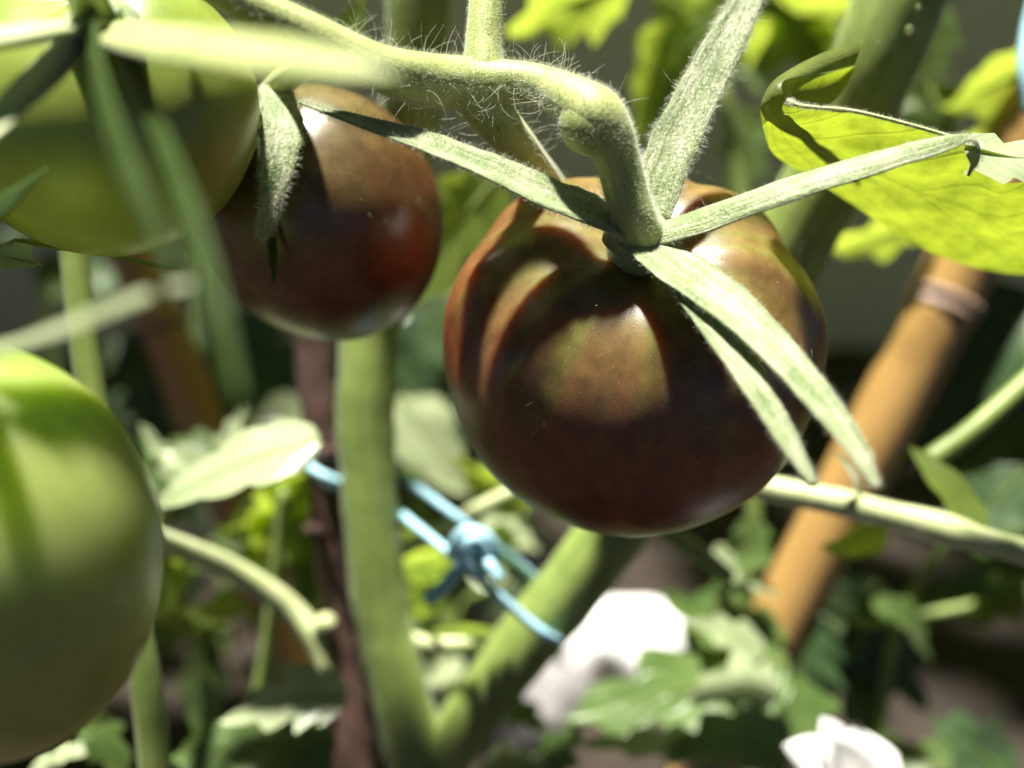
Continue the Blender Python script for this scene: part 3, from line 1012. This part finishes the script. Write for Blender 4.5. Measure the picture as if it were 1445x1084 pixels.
bgplant('tomato_plant', (330, 1100, .31), 'sunlit young plant with a glaring white-lit leaf beside the wooden stake', [
    [(330, 1150, .31, 9), (370, 950, .31, 9), (390, 800, .305, 8), (400, 690, .30, 7)],
    [(240, 700, .295, 7), (228, 740, .30, 7), (215, 800, .30, 7)],
], [
    ('leaf_pale', [(452, 622, .263), (345, 652, .263), (222, 712, .263)], 66, (.68, .72), dict(lobe_d=.2, wave=.1, fold=.06)),
    ('leaf_lime', [(445, 655, 0.314), (400, 720, 0.317), (350, 800, 0.322)], 50, UND, {}),
    ('leaf_green', [(425, 690, 0.322), (440, 770, 0.322), (448, 870, 0.322)], 42, UND, {}),
    ('leaf_lime', [(390, 720, 0.322), (375, 770, 0.322), (340, 830, 0.322)], 36, UND, {}),
    ('leaf_pale', [(260, 690, .30), (235, 650, .30), (200, 600, .30)], 22, FRT, {}),
    ('leaf_pale', [(310, 650, .30), (322, 620, .30), (345, 575, .30)], 24, FRT, {}),
    ('leaf_green', [(330, 660, .31), (290, 630, .31), (240, 625, .31)], 34, FRT, {}),
    ('leaf_lime', [(222, 770, 0.302), (235, 810, 0.302), (224, 880, 0.302)], 30, UND, dict(lobe_d=.15)),
    ('leaf_lime', [(330, 830, 0.322), (310, 862, 0.322), (252, 862, 0.322)], 26, (.1, 1), dict(lobe_d=.2)),
    ('leaf_green', [(330, 800, .32), (300, 790, .32), (260, 800, .32)], 30, FRT, {}),
    ('leaf_green', [(120, 1010, .28), (150, 1050, .28), (185, 1120, .28)], 38, FRT, {}),
    ('leaf_pale', [(40, 1110, .27), (80, 1070, .27), (120, 1060, .27)], 36, TOPS, {}),
    ('leaf_lime', [(448, 650, 0.317), (410, 700, 0.317), (345, 760, 0.317)], 60, (-.8, .6), {}),
    ('leaf_lime', [(455, 690, 0.322), (445, 770, 0.322), (430, 860, 0.322)], 50, (-.8, .6), dict(lobe_d=.2)),
    ('leaf_lime', [(240, 775, 0.307), (240, 815, 0.307), (222, 870, 0.307)], 34, (-.8, .6), dict(lobe_d=.15)),
    ('leaf_lime', [(540, 830, 0.332), (580, 845, 0.332), (625, 850, 0.332)], 56, (-.8, .6), {}),
    ('leaf_lime', [(545, 800, 0.342), (585, 790, 0.342), (640, 770, 0.342)], 46, (-.8, .6), {}),
    ('leaf_lime', [(400, 730, 0.327), (390, 760, 0.327), (350, 790, 0.327)], 34, (-.3, .9), {}),
    ('leaf_green', [(380, 700, 0.327), (350, 740, 0.327), (300, 760, 0.327)], 34, (-.3, .9), {}),
    ('leaf_lime', [(450, 700, 0.332), (440, 740, 0.332), (420, 800, 0.332)], 34, (-.3, .9), {}),
    ('leaf_pale', [(300, 690, .295), (270, 660, .295), (230, 640, .295)], 34, FRT, dict(lobe_d=.4)),
    ('leaf_pale', [(490, 985, .275), (420, 985, .274), (325, 1015, .273)], 60, (.6, .8), dict(lobes=3.5, lobe_d=.5, **CALM)),
    ('leaf_mid', [(470, 1100, .285), (380, 1050, .283), (250, 1075, .28)], 80, (.5, .86), dict(lobes=4, lobe_d=.45, **CALM)),
    ('leaf_mid', [(330, 1110, .29), (300, 1040, .288), (290, 960, .286)], 52, (.4, .9), dict(lobe_d=.45, **CALM)),
    ('leaf_pale', [(470, 1000, .28), (440, 960, .279), (400, 940, .278)], 30, (.6, .8), dict(lobe_d=.5, **CALM)),
    ('leaf_mid', [(250, 690, .30), (225, 660, .30), (205, 610, .30)], 40, (.4, .9), dict(**CALM)),
])
bgplant('tomato_plant', (960, 1150, 0.268), 'bushy leafy plant with pale sunlit leaf tips below the golden cane', [
    [(1100, 1180, .345, 9), (1105, 1010, .345, 9), (1070, 900, .34, 8), (1050, 770, .335, 7)],
], [
    ('leaf_mid', [(1110, 930, .322), (990, 965, .316), (806, 1012, .310)], 100, (.5, .86), dict(lobes=4.5, lobe_d=.45, **CALM)),
    ('leaf_pale', [(1100, 985, .305), (1050, 965, .304), (975, 985, .303)], 52, (.6, .8), dict(lobes=3.5, lobe_d=.5, **CALM)),
    ('leaf_mid', [(1110, 900, .326), (1030, 885, .322), (942, 842, .318)], 62, (.5, .86), dict(lobes=3.5, lobe_d=.45, **CALM)),
    ('leaf_pale', [(1080, 925, .314), (1030, 895, .312), (985, 880, .31)], 36, (.6, .8), dict(lobes=3, lobe_d=.45, **CALM)),
    ('leaf_pale', [(1030, 1060, .300), (930, 1050, .299), (815, 1050, .298)], 36, (.7, .7), dict(lobes=4, **CALM)),
    ('leaf_mid', [(1110, 1075, .298), (1040, 1040, .297), (950, 1060, .296)], 60, (.5, .86), dict(lobe_d=.45, **CALM)),
    ('leaf_mid', [(1120, 940, .330), (1120, 1000, .328), (1080, 1090, .326)], 70, (.4, .9), dict(lobe_d=.4, **CALM)),
    ('leaf_mid', [(730, 1130, .300), (780, 1070, .300), (815, 1030, .300)], 46, (.5, .86), dict(**CALM)),
    ('leaf_pale', [(660, 1130, .300), (730, 1080, .300), (800, 1085, .300)], 44, (.6, .8), dict(**CALM)),
    ('leaf_mid', [(1060, 730, .32), (1055, 780, .32), (1005, 835, .32)], 40, (.5, .86), dict(**CALM)),
    ('leaf_pale', [(1010, 770, .32), (1045, 805, .32), (1095, 840, .32)], 26, (.6, .8), dict(**CALM)),
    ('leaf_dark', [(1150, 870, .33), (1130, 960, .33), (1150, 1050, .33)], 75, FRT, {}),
])
bgplant('tomato_plant', (1250, 1120, .34), 'deep green shaded foliage at the foot of the golden cane', [
    [(1240, 1160, .35, 9), (1250, 960, .35, 9), (1290, 830, .345, 8), (1400, 690, .34, 7)],
    [(1110, 900, .345, 8), (1230, 880, .345, 8), (1400, 850, .345, 8), (1560, 810, .345, 8)],
], [
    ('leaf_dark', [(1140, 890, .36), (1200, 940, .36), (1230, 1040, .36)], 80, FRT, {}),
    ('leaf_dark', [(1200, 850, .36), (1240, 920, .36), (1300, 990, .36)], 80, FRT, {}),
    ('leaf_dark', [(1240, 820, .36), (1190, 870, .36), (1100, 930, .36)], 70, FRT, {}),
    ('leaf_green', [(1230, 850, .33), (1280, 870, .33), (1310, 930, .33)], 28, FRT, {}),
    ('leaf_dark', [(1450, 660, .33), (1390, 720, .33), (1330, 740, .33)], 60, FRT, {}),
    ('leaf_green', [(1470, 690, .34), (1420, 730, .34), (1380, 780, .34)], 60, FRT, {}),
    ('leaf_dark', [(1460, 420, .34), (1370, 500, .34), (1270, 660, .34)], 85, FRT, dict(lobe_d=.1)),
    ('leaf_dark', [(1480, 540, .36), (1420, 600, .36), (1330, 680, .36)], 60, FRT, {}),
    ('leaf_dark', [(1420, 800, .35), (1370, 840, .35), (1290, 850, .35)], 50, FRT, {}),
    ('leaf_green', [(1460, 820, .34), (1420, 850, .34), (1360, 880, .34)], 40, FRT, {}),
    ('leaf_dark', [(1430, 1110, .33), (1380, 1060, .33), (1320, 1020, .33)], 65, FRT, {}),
    ('leaf_green', [(1190, 1120, .34), (1270, 1075, .34), (1390, 1070, .34)], 50, FRT, {}),
])
bgplant('tomato_plant', (560, 760, .36), 'dull grey-green shaded foliage behind the forked stem', [
    [(640, 960, .38, 9), (600, 760, .38, 8), (560, 560, .38, 8)],
], [
    ('leaf_pale', [(560, 560, .37), (600, 620, .37), (660, 700, .37)], 60, FRT, dict(lobe_d=.15)),
    ('leaf_pale', [(450, 610, .38), (400, 590, .38), (340, 600, .38)], 45, FRT, dict(lobe_d=.15)),
    ('leaf_dark', [(330, 440, .40), (370, 520, .40), (420, 600, .40)], 70, FRT, {}),
    ('leaf_dark', [(440, 480, .42), (400, 540, .42), (330, 600, .42)], 60, FRT, {}),
    ('leaf_dark', [(180, 470, .42), (220, 540, .42), (200, 640, .42)], 70, FRT, {}),
    ('leaf_green', [(560, 830, .32), (580, 850, .32), (612, 870, .32)], 40, UND, {}),
    ('leaf_green', [(560, 800, .33), (600, 800, .33), (640, 790, .33)], 40, UND, {}),
    ('leaf_green', [(760, 900, .33), (690, 890, .33), (600, 900, .33)], 55, UND, {}),
    ('leaf_dark', [(620, 430, .40), (590, 500, .40), (580, 560, .40)], 60, FRT, {}),
])

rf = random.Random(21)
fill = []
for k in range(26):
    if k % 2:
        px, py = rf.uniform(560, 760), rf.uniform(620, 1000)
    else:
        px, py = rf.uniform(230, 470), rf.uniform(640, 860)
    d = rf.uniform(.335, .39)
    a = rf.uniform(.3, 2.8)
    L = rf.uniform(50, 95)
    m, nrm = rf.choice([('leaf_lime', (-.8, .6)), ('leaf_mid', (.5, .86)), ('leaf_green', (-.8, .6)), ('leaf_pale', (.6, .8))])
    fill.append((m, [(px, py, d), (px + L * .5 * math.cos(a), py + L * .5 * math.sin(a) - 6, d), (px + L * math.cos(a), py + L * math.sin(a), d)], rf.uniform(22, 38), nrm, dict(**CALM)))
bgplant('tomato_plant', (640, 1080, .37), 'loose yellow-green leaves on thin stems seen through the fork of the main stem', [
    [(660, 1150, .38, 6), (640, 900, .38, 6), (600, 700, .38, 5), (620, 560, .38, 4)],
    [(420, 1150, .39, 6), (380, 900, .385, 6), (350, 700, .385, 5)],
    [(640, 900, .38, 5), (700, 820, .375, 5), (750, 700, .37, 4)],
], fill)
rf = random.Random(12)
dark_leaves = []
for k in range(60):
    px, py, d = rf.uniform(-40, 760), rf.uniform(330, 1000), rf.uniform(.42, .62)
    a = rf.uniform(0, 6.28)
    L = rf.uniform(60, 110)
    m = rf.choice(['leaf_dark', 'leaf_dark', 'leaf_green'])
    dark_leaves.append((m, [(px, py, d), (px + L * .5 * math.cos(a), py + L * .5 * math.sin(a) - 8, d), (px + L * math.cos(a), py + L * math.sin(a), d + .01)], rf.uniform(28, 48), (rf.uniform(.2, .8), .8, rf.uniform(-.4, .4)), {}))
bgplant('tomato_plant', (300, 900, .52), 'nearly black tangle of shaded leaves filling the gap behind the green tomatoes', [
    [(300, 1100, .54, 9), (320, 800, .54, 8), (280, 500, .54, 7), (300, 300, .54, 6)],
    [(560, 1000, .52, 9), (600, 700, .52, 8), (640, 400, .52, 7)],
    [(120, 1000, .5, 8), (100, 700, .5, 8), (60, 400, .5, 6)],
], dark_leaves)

# ------------------------------------------------------------------ stones and white flower on the ground
def stone(px, py, d, rx, ry, mat, label, seed, group=None):
    c = P(px, py, d)
    v, f = [], []
    nt_, np_ = 20, 28
    a, b = S(rx, d), S(ry, d)
    for i in range(nt_ + 1):
        for j in range(np_):
            th, ph = math.pi * i / nt_, 2 * math.pi * j / np_
            q = Vector((math.sin(th) * math.cos(ph), math.sin(th) * math.sin(ph), math.cos(th)))
            r = 1 + .22 * noise.noise(q * 1.3 + Vector((seed * 5.1, 0, 0))) + .06 * noise.noise(q * 4 + Vector((0, seed, 0)))
            v.append(c + Vector((q.x * a, q.y * a * .9, q.z * b)) * r)
    for i in range(nt_):
        for j in range(np_):
            f.append((i * np_ + j, (i + 1) * np_ + j, (i + 1) * np_ + (j + 1) % np_, i * np_ + (j + 1) % np_))
    o = mesh_obj('stone', v, f, M[mat], origin=c - Vector((0, 0, b)))
    tag(o, label, 'stone', group)
    return o


def ground_d(px, py, lift=0.0):
    """depth at which the ray of a pixel meets the ground"""
    r = P(px, py, 1.0) - CAM
    return (GZ + lift - CAM.z) / r.z


STONES = [
    (892, 915, 90, 66, 'stone_pale', 'big pale stone with its upper side glaring white in the sun', 1),
    (735, 990, 95, 70, 'stone', 'smooth grey stone darkened to look shaded between the forked stem and the bushy plant', 2),
    (720, 770, 60, 40, 'stone', 'small grey stone behind the knotted blue twine', 3),
    (590, 460, 50, 40, 'stone_pale', 'pale stone glimpsed between the two dark tomatoes', 4),
    (640, 990, 60, 45, 'stone_brown', 'brown stone seen through the fork of the green stem', 5),
]
SUNSPOTS = []
for (px, py, rx, ry, m, lb, sd) in STONES:
    d = ground_d(px, py + ry * .3)
    d = min(d, .8)
    o = stone(px, py, d, rx, ry, m, lb, sd)
    if 'glaring' in lb: SUNSPOTS.append((P(px + 20, py - 40, d - .02), .03))

# white flower low at the bottom
fl = thing('white_flower', P(1160, 1110, .262), 'white flower with rounded petals glaring in full sun', 'flower')
fc = P(1190, 1096, .262)
for k, (px, py, w) in enumerate([(1158, 1010, 30), (1205, 1026, 44), (1268, 1066, 54), (1104, 1052, 36), (1120, 1130, 46), (1245, 1130, 52)]):
    tip = P(px, py, .258)
    vv, ff, uu = leaf_geo([fc, fc.lerp(tip, .5) + Vector((0, -.002, .002)), tip], S(w, .262), skyish(.75, .65), fold=.1, lobes=1, lobe_d=.05, wave=.1, nu=18, nv=8, seed=90 + k, tipness=-.8)
    mesh_obj('petal', vv, ff, M['petal'], fl, uvs=uu)
sweep('flower_stem', [(1160, 1092, .265, 8), (1165, 1150, .268, 8), (1170, 1300, .27, 8), (1180, GY(.27), .27, 8)], M['stem'], fl, n=14, k=8)
SUNSPOTS.append((fc, .03))

# ------------------------------------------------------------------ leaf canopy above the bed (out of view, added to shade the background)
canopy = thing('tomato_plant', (0.1, .62, GZ), 'unseen overhanging plant, added so its foliage shades the bed behind', 'plant')
sweepw = []
v, f = [], []
rnd = random.Random(5)
tr_pts = [(0.75, .72, GZ - .01), (0.72, .70, .3), (0.6, .68, .55), (0.3, .68, .68), (0, .68, .70), (-.4, .70, .68)]
cs = [Vector(c) for c in catmull(tr_pts, 40)]
fr = frames(cs, Vector((0, -1, .2)))
for i, c in enumerate(cs):
    t, s, nn = fr[i]
    for j in range(10):
        a = j / 10 * 6.2832
        v.append(c + (s * math.cos(a) + nn * math.sin(a)) * (.011 * (1.1 - i / 60)))
for i in range(39):
    for j in range(10):
        f.append((i * 10 + j, i * 10 + (j + 1) % 10, i * 10 + 10 + (j + 1) % 10, i * 10 + 10 + j))
mesh_obj('stem', v, f, M['stem'], canopy)
protos = []
cnt = 0
spots = [(-.72 + gx * .105, .60 + gy * .085, .03) for gy in range(6) for gx in range(15)]
spots += [(-.34 + gx * .085, .43, .012) for gx in range(3)] + [(-.125, .47, 0)] + [(.17 + gx * .10, .50, .01) for gx in range(5)]  # extra leaves added to shade the left cane and the soil at right
for (gx0, gy0, jit) in spots:
    x = gx0 + rnd.uniform(-jit, jit)
    y = gy0 + rnd.uniform(-jit, jit)
    z = .66 + rnd.uniform(-.05, .08)
    c = Vector((x, y, z))
    skip = False
    for (q, rr) in SUNSPOTS:
        k = (z - q.z) / SUN.z
        hit = q + SUN * k
        if jit and (hit - c).length < rr + .075: skip = True
    if skip: continue
    ang = rnd.random() * 6.283
    if len(protos) < 5:
        sp = [Vector((-.085, 0, 0)), Vector((0, 0, .015)), Vector((.085, 0, -.01))]
        vv, ff, uu = leaf_geo(sp, .075, Vector((0, 0, 1)), seed=200 + cnt, lobe_d=.3)
        o = mesh_obj('leaf', vv, ff, M['leaf_green'], canopy, uvs=uu, origin=(0, 0, 0))
        protos.append(o)
    else:
        o = protos[cnt % 5].copy()
        col.objects.link(o)
    o.parent = canopy
    o.location = c - canopy.location
    o.rotation_euler = (rnd.uniform(-.3, .3), rnd.uniform(-.3, .3), ang)
    cnt += 1
